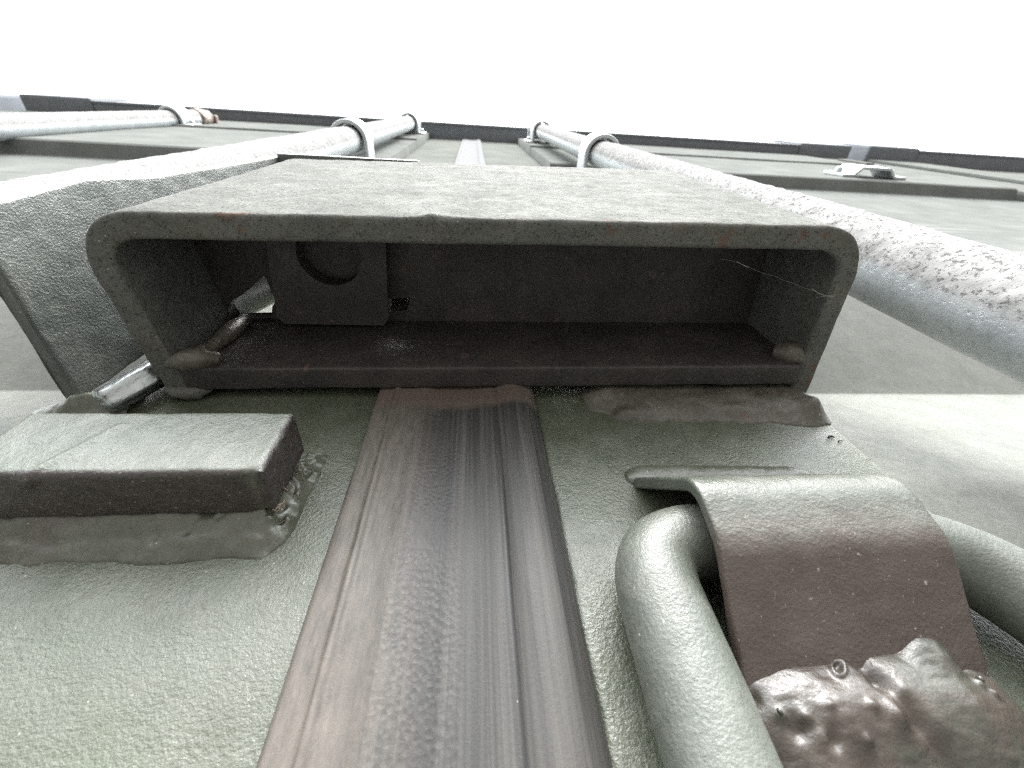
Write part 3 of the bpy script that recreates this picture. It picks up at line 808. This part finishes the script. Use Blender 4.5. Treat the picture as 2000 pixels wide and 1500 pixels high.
def rod(label, x, y, z0, z1, zs, cl, topz, rust_end=False, near=True):
    t = thing('locking_rod', label, 'locking rod', (x, y, -BASE + 200), 'galvanised locking rods on the doors')
    zsamp = [(x, y, z0), (x, y, 30)]
    if near:
        P = np.concatenate([np.linspace(z0, 30, 20), np.arange(32, 640, 1.6), np.linspace(645, z1, 90)])
    else:
        P = np.linspace(z0, z1, 300)
    seg = 110 if near else 48
    th = np.linspace(0, 2 * math.pi, seg, endpoint=False)
    A = np.zeros((len(P), seg, 3)); nr = np.stack([np.cos(th), np.sin(th), th * 0], -1)
    A[:] = np.array([x, y, 0]) + 16.7 * nr[None]; A[..., 2] = P[:, None]
    nn = np.broadcast_to(nr[None], A.shape)
    A = A + nn * (crust(A, nn) + .25 * fbm(A, 30, 2, 5))[..., None]
    n, m = A.shape[:2]; F = gridF(n, m, False, True); F.append(list(range(m))[::-1]); F.append(list(range((n - 1) * m, n * m)))
    o = part('rod_pipe', A, F, M_rod if x > 0 else M_rodsmooth, t); fixnormals(o)
    for z, h, r in cl: clamp(t, x, y, z, h, r)
    V, F = tube([(x, y, topz - 5), (x, y, topz + 28), (x, y, topz + 45)], [19, 19.5, 17], 28, 3, .6 if not rust_end else 2.2, 14, 9); c = part('cam_end', V, F, M_rust if rust_end else M_galv, t)
    V, F = box(x - 24, x + 20, y - 6, y + 24, topz + 48, topz + 62, 3); part('cam_jaw', V, F, M_rust if rust_end else M_galv, c, smooth=False)
    return t
rod('galvanised locking rod left of centre, mostly hidden behind the hood plate, two guide brackets above', -172, -39.5, -770, 1400, 0, [(708, 42, 18.5), (1370, 60, 18)], 1400)
rod('galvanised locking rod at right with thick chalky crust on its outer side', 178, -42, -770, 1330, 0, [(670, 42, 18.5), (1300, 60, 18)], 1340)
rod('outermost locking rod at far left ending in a rusty cam under the header', -660, -27, -770, 1240, 0, [(1165, 44, 18)], 1250, rust_end=True, near=False)
# second, shorter sleeve on the right rod under its bracket
# empty keeper bracket further right
def keeper():
    t = thing('keeper_bracket', 'empty cam keeper bracket bolted to the right door under the header', 'bracket', (765, -18, 850))
    pts = fillet([(700, -17, 0), (722, -17.5, 0), (734, -31, 0), (792, -31, 0), (806, -17.5, 0), (830, -17, 0)], [0, 3, 5, 5, 3, 0], 4)
    slab('bracket_plate', pts, (0, 0, 1), 838, 892, 5, M_galv, t, r=1.2, ds=4, dsw=8)
    V, F = box(772, 790, -38, -34, 880, 960, 2); part('keeper_tongue', V, F, M_far, t, smooth=False)
    for x in (712, 822):
        V, F = tube([(x, -20, 870), (x, -28, 870)], [7, 7, 5], 12, 3); part('bolt', V, F, M_galv, t)
keeper()
def keeper_left():
    t = thing('rod_keeper', 'small bright keeper plate bolted to the left door under the far left rod', 'bracket', (-330, -18, 720))
    pts = fillet([(-372, -2, 0), (-360, -3, 0), (-352, -18, 0), (-322, -18, 0), (-314, -3, 0), (-300, -2, 0)], [0, 2, 3, 3, 2, 0], 4)
    slab('bracket_plate', pts, (0, 0, 1), 650, 690, 5, M_galv, t, r=1, ds=4, dsw=8)
    for x in (-366, -307):
        V, F = tube([(x, -4, 670), (x, -12, 670)], [6, 6, 5], 12, 3); part('bolt', V, F, M_galv, t)
keeper_left()

# ------------------------------------------------------------------ cobweb and stray fibres
def web():
    t = thing('cobweb', 'thin dusty cobweb threads across the right end of the lock box opening', 'cobweb', (105, -48, 126))
    rnd = random.Random(8)
    for pts, r in (([(78, -54, 128), (101, -48, 126.4), (121, -42.2, 126.2), (134, -37, 128)], .02), ([(112, -45.5, 126.2), (116, -43.5, 126.4), (121, -42.6, 126.2)], .07), ([(83, -53, 126.9), (87, -51.8, 126.5)], .06),
                   ([(115, -42, 126.6), (122, -44, 126.3)], .04)):
        q = [np.array(p) + np.array([rnd.uniform(-.3, .3) for _ in range(3)]) for p in densify(pts, 4)]
        V, F = tube(q, r, 6, 1.); part('thread', V, F, M_web, t)
web()

def fibres():
    t = thing('fibre_tuft', 'brown plant fibres caught on the weld at the right end of the steel bar', 'plant fibres', (-45, -4, 80))
    rnd = random.Random(21)
    for k in range(16):
        x, y, z = -46.5 + rnd.uniform(-1.5, 2.5), -4.5 + rnd.uniform(-3, 1), rnd.uniform(70, 92)
        pts = [np.array((x, y, z))]; d = np.array([rnd.uniform(-1, 1), rnd.uniform(-.8, .2), rnd.uniform(-1, 1)])
        for q in range(rnd.randint(3, 6)):
            d = d + np.array([rnd.uniform(-.8, .8), rnd.uniform(-.5, .5), rnd.uniform(-.8, .8)]); d /= np.linalg.norm(d)
            p = pts[-1] + d * 1.1; p[1] = min(p[1], -.6); pts.append(p)
        V, F = tube(pts, rnd.uniform(.06, .13), 6, .5); part('fibre', V, F, M_fibre, t)
def fm():
    t = NT('dry_fibre'); t.setv(Base_Color=(.22, .17, .12), Roughness=.7); return t.m
M_fibre = fm()
fibres()
